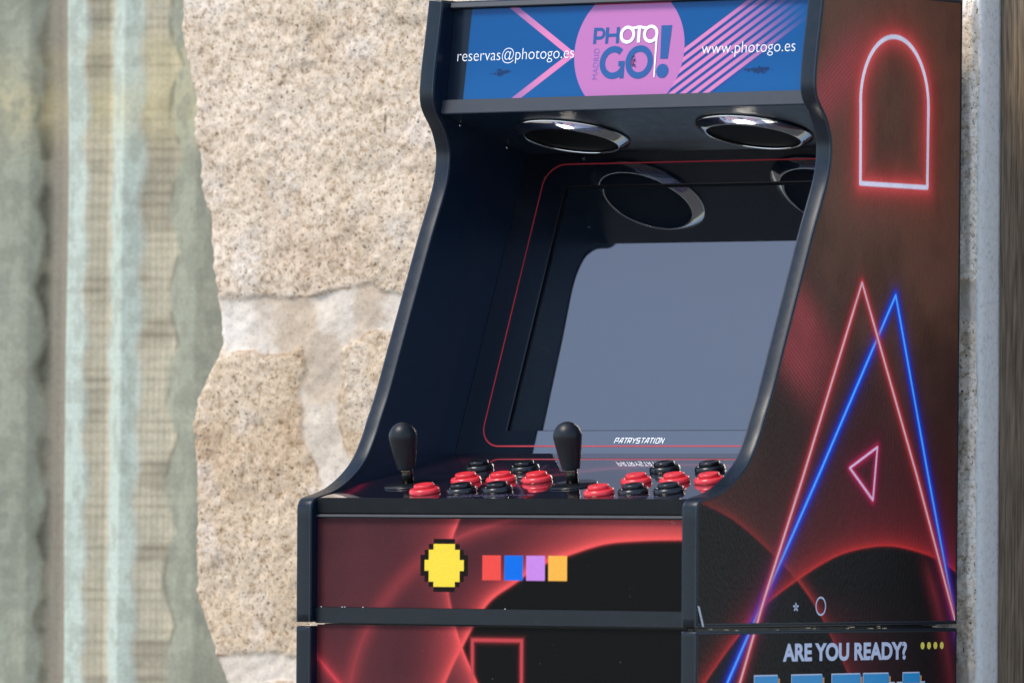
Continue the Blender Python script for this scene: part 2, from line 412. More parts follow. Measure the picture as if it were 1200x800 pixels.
def side_art(Y, Z):
    n1 = fbm(Y * 9, Z * 9, 4, 3); n2 = fbm(Y * 40, Z * 25, 4, 9)
    c = np.ones(Y.shape + (3,)) * lin((47, 33, 27))
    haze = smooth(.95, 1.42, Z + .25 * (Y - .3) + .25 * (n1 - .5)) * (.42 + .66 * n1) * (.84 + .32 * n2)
    c = over(c, lin((110, 70, 52)), np.clip(haze * 1.25, 0, 1) * .9)  # warm reflected sheen towards the top, painted into the print as brown
    c = over(c, lin((62, 24, 30)), np.exp(-((Y - .40) / .13) ** 2 - ((Z - 1.02) / .11) ** 2) * .6)
    # fine streaked rays
    for (a, b2, w) in (((.24, 1.43), (.40, 1.54), .035), ((.10, 1.22), (.30, 1.07), .035), ((.14, 1.26), (.32, 1.11), .03)):
        a = np.array(a); b2 = np.array(b2); d = (b2 - a) / np.linalg.norm(b2 - a); q = (Y - a[0]) * -d[1] + (Z - a[1]) * d[0]
        s = ((Y - a[0]) * d[0] + (Z - a[1]) * d[1]) / np.linalg.norm(b2 - a)
        k = np.exp(-(q / w) ** 2) * smooth(-.05, .1, s) * (1 - smooth(.6, 1.1, s)) * (.35 + .65 * (.5 + .5 * np.sin(q / .0036 * 2 * np.pi / 1.4)))
        c = over(c, lin((170, 66, 66)), np.clip(k * 1.15, 0, 1))
    z1 = poly_y(S1, Y); z2 = poly_y(S2, Y); d1 = dist_poly(S1, Y, Z); d2 = dist_poly(S2, Y, Z)
    above2 = Z > z2; above1 = Z > z1
    # the black lobe left of the first curve and the black disc under the second
    blk = lin((27, 24, 22))
    left = (~above1) & (Y < .2249)
    c = np.where((left)[..., None], blk, c)
    c = np.where(((~above2) & (Y >= .2249))[..., None], lin((22, 18, 19)), c)
    c = np.where(((~above2) & (~left) & (Y < .2249))[..., None], blk, c)
    red = lin((235, 54, 50)); dk = lin((112, 34, 38))
    g2 = np.where(above2, .6 * np.exp(-d2 / .011) + .45 * np.exp(-d2 / .0028), np.exp(-d2 / .0010) * .9)
    wide = np.where(above2, np.exp(-d2 / .075), 0) * np.where(left, .25, 1.0) * smooth(.0, .30, Y + .05)
    c = over(c, dk, np.clip(wide * (.75 + .5 * n2), 0, 1) * np.where(Y < .2249, .7, .95))
    c = over(c, red, np.clip(g2, 0, 1) * np.where(Y < .2249, .75, .85))
    # first curve
    up = above1 & above2
    g1 = np.where(above1, np.exp(-d1 / .0050) * np.where(Y < .2249, .6, 1), np.exp(-d1 / .0010)) * smooth(-.06, .10, Y) * np.where(Y < .2249, .62, .9)
    c = over(c, lin((120, 52, 44)), np.where(up & (Y < .2249), np.exp(-d1 / .05) * .35, 0))
    c = over(c, np.array(lin((205, 54, 52))), np.clip(g1, 0, 1))
    under = (~above2) & above1 & (Y > .2249)
    c = over(c, lin((92, 30, 36)), np.where(under, np.exp(-d1 / .05) * .75 * smooth(.86, .78, Z), 0))
    d3 = dist_poly(S3, Y, Z)
    c = over(c, lin((140, 44, 50)), np.exp(-(d3 / .014) ** 2) * .5 * smooth(.90, .84, Z) + np.exp(-(d3 / .005) ** 2) * .25 * smooth(.9, .84, Z))
    c = over(c, lin((70, 24, 32)), smooth(.52, .60, Y) * smooth(.90, .80, Z) * .6)
    # tubes of light
    for path, core, mid, halo, cw, mw, hw in ((ARCH, (255, 238, 242), (240, 86, 80), (205, 62, 58), .0026, .0070, .0155),
                                              (BLUE, (96, 186, 255), (8, 84, 240), (12, 22, 150), .0016, .0036, .0065),
                                              (RED, (255, 196, 196), (240, 78, 74), (150, 34, 40), .0014, .0033, .0070),
                                              (SMALL, (255, 205, 225), (225, 40, 84), (120, 20, 50), .0014, .0034, .008)):
        d = dist_poly(path, Y, Z)
        c = over(c, lin(halo), np.exp(-np.maximum(d - cw, 0) / hw) * .85)
        c = over(c, lin(mid), np.exp(-(np.maximum(d - cw, 0) / mw) ** 1.3) * .95)
        c = over(c, lin(core), smooth(cw * 1.45, cw * .75, d))
    # scuffs and specks
    c = c * (1 - .16 * smooth(.52, .75, fbm(Y * 22, Z * 13, 4, 25)) * smooth(.95, 1.15, Z))[..., None]
    sp = vnoise(Y * 260, Z * 260, 21); c = over(c, lin((18, 16, 16)), smooth(.988, .996, sp) * .8)
    return c

A_ = dens([(.19, .66), (.2179, .7279), (.2428, .7715), (.2811, .8257), (.3272, .8546), (.3526, .8705), (.3984, .8855), (.4553, .9005), (.512, .9051), (.5646, .9064), (.60, .906)])
B_ = dens([(.243, .945), (.2378, .9298), (.2277, .9065), (.2203, .8537), (.231, .8031), (.2428, .7715), (.2663, .7276), (.30, .665)])
C_ = dens([(.37, .945), (.3113, .9291), (.2303, .9044), (.1643, .8659), (.1137, .8145), (.0865, .7695), (.0724, .7246), (.06, .66)])
D_ = dens([(-.01, .80), (.0167, .7622), (.0353, .7433), (.0553, .7244), (.09, .69), (.12, .66)])

def front_art(X, Z):
    n1 = fbm(X * 12, Z * 12, 4, 5)
    c = np.ones(X.shape + (3,)) * lin((66, 36, 41))
    c = over(c, lin((98, 50, 54)), np.clip(n1 - .25, 0, 1) * .7)
    zb = B_[::-1]; xb = np.interp(Z, zb[:, 1], zb[:, 0]); xa = np.interp(Z, A_[:, 1], A_[:, 0]); za = poly_y(A_, X)
    dA = dist_poly(A_, X, Z); dB = dist_poly(B_, X, Z); dC = dist_poly(C_, X, Z); dD = dist_poly(D_, X, Z)
    rightB = X > xb; belowA = Z < za
    c = over(c, lin((52, 30, 37)), np.where(rightB, .8, 0))
    # broad red haze under the top edge on the right
    c = over(c, lin((150, 66, 66)), np.where(rightB & ~belowA, smooth(.30, .52, X) * .85 + .0, 0))
    # soft band
    kC = np.exp(-(dC / .011) ** 2) * .55 + np.exp(-(dC / .003) ** 2) * .25 * (Z < .80) + np.exp(-(dC / .0035) ** 2) * .5 * (X > .22)
    lines = .82 + .18 * np.sin(dC / .0030 * 2 * np.pi)
    c = over(c, lin((166, 62, 66)), np.clip(kC, 0, 1) * lines)
    c = over(c, lin((110, 46, 50)), np.exp(-dC / .03) * .4 * lines)
    # sharp curve with its haze on the left
    kB = np.where(rightB, np.exp(-dB / .0011), np.exp(-dB / .0045) * .8 + np.exp(-dB / .022) * .45)
    kB = kB * np.where(Z > .80, 1.0, 1.0)
    c = over(c, lin((222, 80, 80)), np.clip(kB, 0, 1) * (.55 + .45 * smooth(.86, .92, Z) + .45 * smooth(.84, .79, Z)))
    blk = (rightB & belowA)
    c = np.where(blk[..., None], lin((18, 17, 17)), c)
    c = over(c, lin((222, 80, 80)), np.where(blk, np.exp(-dB / .0011), 0) * .8)
    kA = np.where(belowA, np.exp(-dA / .0011), np.exp(-dA / .0048) + np.exp(-dA / .020) * .5)
    c = over(c, lin((232, 82, 80)), np.clip(kA, 0, 1) * np.where(rightB, .92, .75))
    kD = np.exp(-dD / .003) * .8 + np.exp(-dD / .012) * .3
    c = over(c, lin((200, 62, 70)), np.clip(kD, 0, 1))
    # plain printed blocks of colour
    def blockc(x0, x1, z0, z1, rgb, soft=.0006):
        nonlocal c
        w = smooth(x0 - soft, x0 + soft, X) * smooth(x1 + soft, x1 - soft, X) * smooth(z0 - soft, z0 + soft, Z) * smooth(z1 + soft, z1 - soft, Z)
        c = over(c, lin(rgb), w)
    px_ = .0066; qx = (np.floor((X - .1855) / px_) + .5) * px_ + .1855; qz = (np.floor((Z - .8395) / px_) + .5) * px_ + .8395
    rr_ = np.hypot(qx - .2152, qz - .8725); c = np.where((rr_ < .0345)[..., None], lin((26, 20, 20)), c); c = np.where((rr_ < .0275)[..., None], lin((236, 206, 66)), c)
    for x, rgb in ((.2730, (228, 74, 66)), (.3062, (18, 104, 206)), (.3390, (190, 128, 205)), (.3720, (236, 170, 70))):
        blockc(x, x + .0280, .8548, .8855, rgb)
    gl = np.maximum(np.abs(X - .2957) - .0370, np.abs(Z - .748) - .0330)
    c = over(c, lin((190, 66, 70)), np.exp(-np.maximum(np.abs(gl) - .0014, 0) / .0014) * .95)
    fl = vnoise(X * 420, Z * 420, 33); c = over(c, lin((225, 215, 215)), smooth(.80, .9, fl) * np.exp(-((X - .553) / .010) ** 2 - ((Z - .9295) / .0022) ** 2))
    sp = vnoise(X * 300, Z * 300, 31); c = over(c, lin((150, 120, 120)), smooth(.990, .997, sp) * .5)
    return c

# ------------------------------------------------------------------ side artwork sheets
nz = np.concatenate([np.arange(ZS + .0015, ZTOP - .0015, .00105), [ZTOP - .0015]])
sY = np.linspace(0, 1, 520)
def side_pos(S, Z):
    y0 = y_front(Z) + .0016; y1 = y_rear(Z) - .0016; y = y0 + (y1 - y0) * S
    return np.stack([np.full(S.shape, W + .0003), y, Z], -1)
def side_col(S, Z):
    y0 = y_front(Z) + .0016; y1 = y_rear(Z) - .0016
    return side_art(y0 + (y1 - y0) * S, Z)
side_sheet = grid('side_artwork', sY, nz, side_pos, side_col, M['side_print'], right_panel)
nzl = np.concatenate([np.linspace(.022, .69, 30), np.arange(.692, .7940, .0011), [.7940]])
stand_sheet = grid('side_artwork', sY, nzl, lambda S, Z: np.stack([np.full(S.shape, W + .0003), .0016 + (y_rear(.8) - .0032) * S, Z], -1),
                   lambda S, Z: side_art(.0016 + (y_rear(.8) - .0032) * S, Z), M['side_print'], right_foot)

def on_side(v, f, name, mat, parent, h=.0008):
    P = np.stack([np.full(len(v), W + h), v[:, 0], v[:, 1]], -1); return mesh(name, P, f, mat, parent)

# small printed marks above the seam: a star and a ring
st = []
for k in range(5):
    a = R(90 + 72 * k); st.append(stroke([(.2213, .8238), (.2213 + .0062 * math.cos(a), .8238 + .0054 * math.sin(a))], .0024))
v, f = join2d(st); on_side(v, f, 'printed_star', M['pale_ink'], right_panel)
v, f = stroke(arc(.2779, .8247, .0108, 0, 360, 40)[:-1], .0022, True); on_side(v, f, 'printed_ring', M['pale_ink'], right_panel)
# words on the stand
v, f = text2d('ARE YOU READY?', bold=.040, space=1.0)
lo = v.min(0); hi = v.max(0); cap = 0.0
v = (v - lo) / (hi - lo); v = np.stack([.1925 + v[:, 0] * (.4775 - .1925), .7568 + v[:, 1] * .0225], -1)
on_side(v, f, 'lettering', M['pale_ink'], right_foot)
vs = []
for y in (.5145, .5297, .5448, .5600):
    vs.append((np.array(arc(y, .7739, .0046, 0, 360, 20)[:-1]), [tuple(range(20))]))
v, f = join2d(vs); on_side(v, f, 'printed_dots', M['yellow_ink'], right_foot)
GL = {'R': ['1111.', '1...1', '1...1', '1111.', '1.1..', '1..1.', '1...1'], 'E': ['11111', '1....', '1....', '1111.', '1....', '1....', '11111'],
      'T': ['11111', '..1..', '..1..', '..1..', '..1..', '..1..', '..1..'], 'O': ['.111.', '1...1', '1...1', '1...1', '1...1', '1...1', '.111.']}
for ch, y0, wd in (('R', .1294, .066), ('E', .213, .070), ('T', .3045, .066), ('R', .3770, .074), ('O', .4560, .066)):
    V = []; F = []; MI = []                                             # drop shadow, highlight and face, 0.2 mm apart
    for li, (dy, dz, hh) in enumerate(((.0042, -.003, .0005), (-.0014, .0017, .0007), (0, 0, .0009))):
        for r_, row in enumerate(GL[ch]):
            for k, bit in enumerate(row):
                if bit == '1':
                    a0 = y0 + k * wd / 5 + dy; a1 = a0 + wd / 5; b1 = .7395 - r_ * .012 + dz; b0 = b1 - .012; o_ = len(V)
                    V += [(W + hh, a0, b0), (W + hh, a1, b0), (W + hh, a1, b1), (W + hh, a0, b1)]; F.append((o_, o_ + 1, o_ + 2, o_ + 3)); MI.append(li)
    o = mesh('letter', V, F, [M['orange_ink'], M['pale_ink'], M['cyan_ink']], right_foot); o.data.polygons.foreach_set('material_index', MI)

# ------------------------------------------------------------------ front: art panels and rails
YF = .015
fx = np.linspace(XI0, XI1, 620)
pan = box_yz('front_panel', XI0, XI1, [(YF + .0006, .8195), (YF + .0006, .9308), (YF + .012, .9308), (YF + .012, .8195)], M['laminate'], cab, 0)
grid('front_artwork', fx, np.arange(.8195, .9309, .0009), lambda X, Z: np.stack([X, np.full(X.shape, YF), Z], -1), front_art, M['front_print'], pan)
box_yz('lower_rail', XI0, XI1, [(YF - .0045, .7992), (YF - .0045, .8192), (YF + .012, .8192), (YF + .012, .7992)], M['rail'], cab, .0008)
box_yz('gasket_strip', XI0, XI1, [(YF - .0058, .9318), (YF - .0022, .9352), (YF + .012, .9352), (YF + .012, .9318)], M['rail_marquee'], cab, .0005)
fp = box_yz('front_panel', XI0, XI1, [(YF + .0006, .03), (YF + .0006, .7975), (YF + .012, .7975), (YF + .012, .03)], M['laminate'], std, 0)
grid('front_artwork', fx, np.concatenate([np.linspace(.03, .69, 20), np.arange(.692, .7976, .0009)]), lambda X, Z: np.stack([X, np.full(X.shape, YF), Z], -1), front_art, M['front_print'], fp)
box_yz('base_board', XI0, XI1, [(.03, .0), (.03, .028), (.57, .028), (.57, .0)], M['laminate'], std, .001)
box_yz('top_board', XI0, XI1, [(.0285, .775), (.0285, .7986), (.58, .7986), (.58, .775)], M['laminate'], std, .001)
box_yz('back_panel', XI0, XI1, [(.578, .03), (.578, .77), (.59, .77), (.59, .03)], M['laminate'], std, .001)
box_yz('back_panel', XI0, XI1, [(.586, .81), (.593, ZTOP - .02), (.602, ZTOP - .02), (.595, .81)], M['laminate'], cab, .001)
box_yz('base_board', XI0, XI1, [(.0285, .7992), (.0285, .8190), (.58, .8190), (.58, .7992)], M['laminate'], cab, .001)
box_yz('top_panel', XI0, XI1, [(.31, ZTOP - .018), (.31, ZTOP - .002), (.60, ZTOP - .002), (.60, ZTOP - .018)], M['laminate'], cab, .001)

# ------------------------------------------------------------------ control panel
DK0 = np.array([0, .01284, .95553]); DK1 = np.array([0, .31194, 1.01384]); dl = np.linalg.norm(DK1 - DK0); dv = (DK1 - DK0) / dl
dn = np.array([0, -dv[2], dv[1]])
deckP = Plane(DK0, (1, 0, 0), dv, dn)                                # d runs towards the back, h up off the deck
box_yz('front_rail', XI0, XI1, [tuple((DK0 + dv * -.0006)[1:]), (.0135, .9366), (.0280, .9366), tuple((DK0 + dv * .013)[1:] - np.array([0, .0005]))], M['rail_dark'], cab, .0006)
deck = box_yz('control_panel', XI0, XI1, [tuple((DK0 + dv * .002 - dn * .0007)[1:]), tuple((DK1 - dn * .0007)[1:]), tuple((DK1 - dn * .014)[1:]), tuple((DK0 + dv * .016 - dn * .014)[1:])], M['laminate'], cab, 0)

def deck_art(X, V):
    n1 = fbm(X * 14, V * 14, 4, 15)
    c = np.ones(X.shape + (3,)) * lin((22, 19, 28)); c = over(c, lin((44, 28, 42)), np.clip(n1 * 1.4 - .4, 0, 1))
    for pts, w, s, rgb in (([(.20, .10), (.27, .085), (.315, .05), (.333, .012), (.34, -.02)], .004, .9, (205, 50, 60)),
                           ([(.22, .22), (.26, .10), (.30, .05), (.33, .0)], .002, .5, (150, 120, 150)),  # pale edge of a reflection, drawn into the deck colour
                           ([(-.01, .14), (.02, .10), (.045, .047), (.06, -.02)], .005, .55, (190, 26, 66)),
                           ([(.27, .15), (.33, .20), (.40, .225), (.50, .22), (.60, .18)], .007, .7, (176, 70, 84)),
                           ([(.05, .27), (.16, .20), (.26, .19), (.36, .23)], .010, .4, (130, 48, 70)),
                           ([(.30, .26), (.40, .15), (.47, .05), (.50, -.02)], .006, .45, (150, 60, 80))):
        d = dist_poly(dens(pts, 8), X, V)
        c = over(c, lin(rgb), np.clip(np.exp(-d / w) * s, 0, 1))
    return c
grid('deck_artwork', np.linspace(XI0, XI1, 380), np.linspace(.002, dl, 200), lambda X, V: deckP.p(X, V, 0.0), deck_art, M['deck_print'], deck)
# rows of tiny notice type near the front edge
for j, (x0, x1, vv) in enumerate(((.215, .335, .022), (.215, .300, .013), (.455, .52, .016))):
    x = x0; rows = []
    while x < x1:
        w_ = .002 + .004 * rng.random(); rows.append(stroke([(x, vv), (x + w_, vv)], .0022)); x += w_ + .0016
    v, f = join2d(rows); mesh('small_print', deckP.p(v[:, 0], v[:, 1], .0003), f, M['deck_ink'], deck)

def lathe_on(name, prof, x, d, mats, parent, n=40):
    return lathe(name, prof, deckP.p(x, d, 0.0), deckP.n, mats, parent, n)
BUT = [('r', .1629, .0339), ('k', .2156, .0390), ('k', .2646, .0465), ('r', .1745, .1080), ('r', .2250, .1130), ('r', .2785, .1140), ('k', .1351, .1930), ('k', .2082, .1885),
       ('r', .4284, .0300), ('k', .4745, .0375), ('k', .5224, .0440), ('r', .4333, .1060), ('r', .4874, .1100), ('r', .5385, .1110), ('k', .4224, .1865), ('k', .4885, .1885)]
collar_prof = [(.0190, .0003), (.0194, .0020), (.0190, .0045), (.0178, .0062), (.0160, .0068), (.0143, .0064), (.0136, .0052), (.0134, .0035)]
plunger_prof = [(.0130, .0038), (.0131, .0096), (.0127, .0110), (.0118, .0116), (.0100, .0113), (.0070, .0107), (.0030, .0104)]
protos = {}
for kind, x, d in BUT:
    if kind not in protos:
        mt = M['button_red'] if kind == 'r' else M['button_black']
        o = lathe('push_button', collar_prof, (0, 0, 0), (0, 0, 1), mt, None); pl = lathe('plunger', plunger_prof, (0, 0, 0), (0, 0, 1), mt, None); pl.parent = o
        protos[kind] = (o, pl); first = True
    else:
        o0, p0 = protos[kind]; o = o0.copy(); pl = p0.copy(); col.objects.link(o); col.objects.link(pl); pl.parent = o
        pl.matrix_parent_inverse = Matrix.Identity(4)
    q = Vector(deckP.n).to_track_quat('Z', 'Y').to_matrix().to_4x4(); q.translation = Vector(deckP.p(x, d, 0.0))
    o.parent = cab; o.matrix_parent_inverse = Matrix.Translation(cab.location).inverted(); o.matrix_basis = q
    o['label'] = 'red push button' if kind == 'r' else 'black push button'
for x, d in ((.1010, .0860), (.3500, .0880)):
    wsh = lathe_on('joystick', [(.0310, .0003), (.0314, .0012), (.0304, .0020), (.0120, .0026), (.0095, .0032)], x, d, M['washer'], cab, 64)
    lathe_on('shaft', [(.0078, .0028), (.0078, .0180), (.0070, .0240)], x, d, M['dark_steel'], wsh)
    pr = [(.0098, .0205), (.0112, .0208), (.0117, .0225)]
    for s in np.linspace(0, 1, 10)[1:]: pr.append((.0117 + (.0182 - .0117) * (s ** .92) * (1 - .04 * s), .0225 + .0385 * s))
    rt = pr[-1][0]
    for a in np.linspace(0, 88, 12)[1:]: pr.append((rt * math.cos(R(a)), .0610 + .0190 * math.sin(R(a))))
    lathe_on('bat_top', pr, x, d, M['joystick'], wsh, 56)

# ------------------------------------------------------------------ monitor bezel and screen
BZ0 = np.array([0, .47168, 1.40254]); BZ1 = np.array([0, .31194, 1.01384]); bl = np.linalg.norm(BZ1 - BZ0); bd = (BZ1 - BZ0) / bl
bzP = Plane(BZ0, (1, 0, 0), bd, (0, bd[2], -bd[1]))                   # d runs down the face, h out towards the player
SX0, SX1, SD0, SD1 = .0912, W - .0912, .0462, .3892
def frame_mesh(h0, h1):
    o = [(XI0, 0.0), (XI1, 0.0), (XI1, bl), (XI0, bl)]; c_ = .0012
    def rect(k): return [(SX0 + k, SD0 + k), (SX1 - k, SD0 + k), (SX1 - k, SD1 - k), (SX0 + k, SD1 - k)]
    vs = [bzP.p(x, d, h0) for x, d in o] + [bzP.p(x, d, h0) for x, d in rect(0)] + [bzP.p(x, d, h0 - c_) for x, d in rect(c_)] + [bzP.p(x, d, h1) for x, d in rect(c_)]
    fs = []
    for k in range(4):
        j = (k + 1) % 4
        fs += [(k, 4 + k, 4 + j, j), (4 + k, 8 + k, 8 + j, 4 + j), (8 + k, 12 + k, 12 + j, 8 + j)]
    return vs, fs
v, f = frame_mesh(0.0, -.0060); bez = mesh('monitor_bezel', v, f, [M['bezel'], M['washer'], M['matt_black']], cab); bez.data.polygons.foreach_set('material_index', [0, 1, 2] * 4)
scr = mesh('screen', [bzP.p(x, d, -.0055) for x, d in ((SX0 - .002, SD0 - .002), (SX1 + .002, SD0 - .002), (SX1 + .002, SD1 + .002), (SX0 - .002, SD1 + .002))], [(0, 3, 2, 1)], M['screen'], cab)
rr = .030; lx0, lx1, ld0, ld1 = .0560, W - .0560, .0160, .4103
loop = arc(lx0 + rr, ld0 + rr, rr, 180, 270, 14) + arc(lx1 - rr, ld0 + rr, rr, 270, 360, 14) + arc(lx1 - rr, ld1 - rr, rr, 0, 90, 14) + arc(lx0 + rr, ld1 - rr, rr, 90, 180, 14)
v, f = stroke(loop, .0019, True); mesh('printed_border', bzP.p(v[:, 0], v[:, 1], .0003), f, M['line_ink'], bez)
# slanted capital letters under the screen
LET = {'P': ([[(0, 0), (0, 1), (.9, 1), (.9, .45), (0, .45)]], 1), 'A': ([[(0, 0), (.45, 1), (.9, 1), (.9, 0)], [(.25, .35), (.9, .35)]], 1), 'T': ([[(0, 1), (1, 1)], [(.5, 1), (.5, 0)]], .9),
       'R': ([[(0, 0), (0, 1), (.9, 1), (.9, .45), (.1, .45)], [(.35, .42), (.9, 0)]], 1), 'Y': ([[(0, 1), (.45, .45), (1, 1)], [(.45, .45), (.45, 0)]], .95),
       'S': ([[(.95, 1), (0, 1), (0, .5), (.9, .5), (.9, 0), (0, 0)]], 1), 'I': ([[(.1, 0), (.1, 1)]], .35), 'O': ([[(0, 0), (0, 1), (.9, 1), (.9, 0), (0, 0), (0, .2)]], 1), 'N': ([[(0, 0), (0, 1), (.9, 0), (.9, 1)]], 1)}
parts = []; xx = 0.0
for ch in 'PATRYSTATION':
    ss, wd = LET[ch]
    for s in ss:
        pts = [((xx + px * .78 + py * .26), py) for px, py in s]
        parts.append(stroke(pts, .165))
    xx += wd * .80 + .26
v, f = join2d(parts); lo = v.min(0); hi = v.max(0); v = (v - lo) / (hi - lo)
v = np.stack([.2630 + v[:, 0] * (.3395 - .2630), .4078 - v[:, 1] * .0098], -1)
mesh('lettering', bzP.p(v[:, 0], v[:, 1], .0005), f, M['white_ink'], bez)

# ------------------------------------------------------------------ marquee, its rails and the speaker panel
MD = np.array([0, -.12736, -.99186]); MN = np.array([0, -.99186, .12736])
mqP = Plane((0, .30151, 1.58003), (1, 0, 0), MD, MN)
MT = -.0030
def marq_art(X, Dn):
    B = -Dn
    c = np.ones(X.shape + (3,)) * lin((12, 88, 152))
    n1 = fbm(X * 10, B * 10, 3, 41); c = over(c, lin((30, 104, 168)), np.clip(smooth(-.05, -.12, B) * .5 + (n1 - .5) * .4, 0, 1))
    pink = lin((240, 142, 192))
    # chevron
    m_ = (.2190 - .1237) / .0633
    for sgn in (1, -1):
        xe = .2190 - np.abs(B + .0623) * m_
        w = smooth(xe - .0150, xe - .0140, X) * smooth(xe + .0005, xe - .0005, X)
    c = over(c, pink, w * (.55 + .45 * smooth(.12, .18, X)))
    # slanted stripes that thin out to the right
    q = B + .0600 - .653 * (X - .380)
    k = np.floor(-q / .01125); ph = -q / .01125 - k
    w = smooth(.0, .06, ph) * smooth(.62, .56, ph) * ((k >= 0) & (k < 8) & (X > .30))
    fade = np.clip(1 - smooth(.42, .585, X + (B + .06) * .35), 0, 1) * .95
    c = over(c, lin((38, 62, 150)), (((k >= 0) & (k < 8) & (X > .30)) * .5) * fade)
    c = over(c, pink, w * fade)
    # disc
    d = np.hypot(X - .2990, B + .0600)
    c = over(c, lin((206, 128, 190)), smooth(.0840, .0832, d))
    # scraped, faded print
    for x0, b0, sx, sb, s in ((.105, -.083, .024, .006, 1), (.498, -.089, .030, .006, 2), (.304, -.073, .010, .014, 3)):
        e = np.exp(-((X - x0) / sx) ** 2 - ((B - b0) / sb) ** 2); t_ = fbm(X * 330, B * 330, 3, 50 + s)
        c = over(c, lin((22, 48, 92)), smooth(.60, .72, e * .55 + t_ * .55) * .9)
    t_ = fbm(X * 250, B * 250, 3, 61); e = np.exp(-((X - .302) / .016) ** 2 - ((B + .0745) / .006) ** 2)
    c = over(c, lin((190, 80, 130)), smooth(.66, .8, e * .6 + t_ * .5) * .6)
    # the unprinted dark margin at the left end of the acrylic
    c = over(c, lin((24, 34, 48)), smooth(.0500, .0494, X - (B + .06) * .028))
    top = smooth(.0002, .0012, B); c = over(c, lin((8, 9, 12)), top); c = over(c, lin((150, 20, 40)), top * smooth(.059, .058, np.abs(X - .299)))  # shadow gap below the top rail painted as a dark band, red over the disc
    return c
marq = grid('marquee', np.linspace(XI0 + .008, XI1, 980), np.linspace(MT, .1180, 230), lambda X, Dn: mqP.p(X, Dn, 0.0), marq_art, M['marquee_print'], cab)
bevel_box('marquee_backing', [mqP.p(x, d, h) for x in (XI0, XI1) for d, h in ((-.012, -.002), (.122, -.002), (.122, -.010), (-.012, -.010))], M['laminate'], cab, 0)
box_yz('marquee_rail', XI0, XI1, [(.2787, 1.4644), (.2746, 1.4466), (.296, 1.4425), (.296, 1.4640)], M['rail_marquee'], cab, .0009)
box_yz('marquee_rail', XI0, XI1, [(.2965, ZTOP - .0025), (.2937, 1.5826), (.306, 1.5816), (.306, ZTOP - .0025)], M['rail_marquee'], cab, .0009)

def on_marquee(v, f, name, mat, h=.0004):
    return mesh(name, mqP.p(v[:, 0], -v[:, 1], h), f, mat, marq)
v, f = text2d('reservas@photogo.es', bold=-.014); s = (.2150 - .0344) / (v[:, 0].max() - v[:, 0].min())
v = np.stack([.0344 + (v[:, 0] - v[:, 0].min()) * s, -.0668 + v[:, 1] * s * 1.06], -1); on_marquee(v, f, 'lettering', M['white_ink'])
v, f = text2d('www.photogo.es', bold=-.014); s = (.5492 - .4093) / (v[:, 0].max() - v[:, 0].min())
v = np.stack([.4093 + (v[:, 0] - v[:, 0].min()) * s, -.0668 + v[:, 1] * s * 1.06], -1); on_marquee(v, f, 'lettering', M['white_ink'])
v, f = text2d('MADRID', bold=-.012, space=1.08); s = .0395 / (v[:, 0].max() - v[:, 0].min())
v = np.stack([.2536 - v[:, 1] * s * 1.15, -.0950 + (v[:, 0] - v[:, 0].min()) * s], -1); on_marquee(v, f, 'lettering', M['violet_ink'])
# the big logo words as round-cornered strokes
ws = .0046
blue = [stroke([(.2452, -.0497), (.2452, -.0290)], ws), stroke([(.2452, -.0310)] + arc(.2530, -.0366, .0056, 90, -90, 14) + [(.2452, -.0422)], .0041),
        stroke([(.2636, -.0497), (.2636, -.0290)], ws), stroke([(.2800, -.0497), (.2800, -.0290)], ws), stroke([(.2636, -.0391), (.2800, -.0391)], .0041)]
wg = .0082; rg = .0178
blue += [stroke(arc(.2764, -.0742, .0168, 50, 320, 40, .0170) + [(.2900, -.0830)], wg), stroke([(.2905, -.0948), (.2905, -.0728)], .0062), stroke([(.2842, -.0758), (.2936, -.0758)], .0064)]
blue += [stroke(arc(.3158, -.0745, .0168, 0, 360, 48, .0172)[:-1], wg, True)]
blue += [(np.array([(.3455, -.0287), (.3617, -.0287), (.3588, -.0712), (.3474, -.0712)]), [(0, 3, 2, 1)]), (np.array(arc(.3520, -.0868, .0093, 0, 360, 28, .0090)[:-1]), [tuple(range(28))])]
off = .0
def layered(parts, mat, name, h0):
    V = []; F = []; o_ = 0
    for k, (v_, f_) in enumerate(parts):
        V.append(mqP.p(np.asarray(v_)[:, 0], -np.asarray(v_)[:, 1], h0 + k * .00002)); F += [tuple(i + o_ for i in q) for q in f_]; o_ += len(v_)
    return mesh(name, np.vstack(V), F, mat, marq)
layered(blue, M['blue_ink'], 'lettering', .0003)
white = [stroke(arc(.2950, -.0392, .0095, 0, 360, 40)[:-1], .0042, True), stroke(arc(.3303, -.0390, .0095, 0, 360, 40)[:-1], .0042, True),
         stroke([(.2995, -.0310)] + arc(.3125, -.0345, .0080, 130, 50, 10, .0050) + [(.3255, -.0312)], .0034), stroke([(.3125, -.0300), (.3125, -.0497)], .0046),
         (np.array([(.3382, -.0395), (.3412, -.0360), (.3412, -.0948), (.3394, -.0948)]), [(0, 3, 2, 1)])]
layered(white, M['white_ink'], 'lettering', .0007)

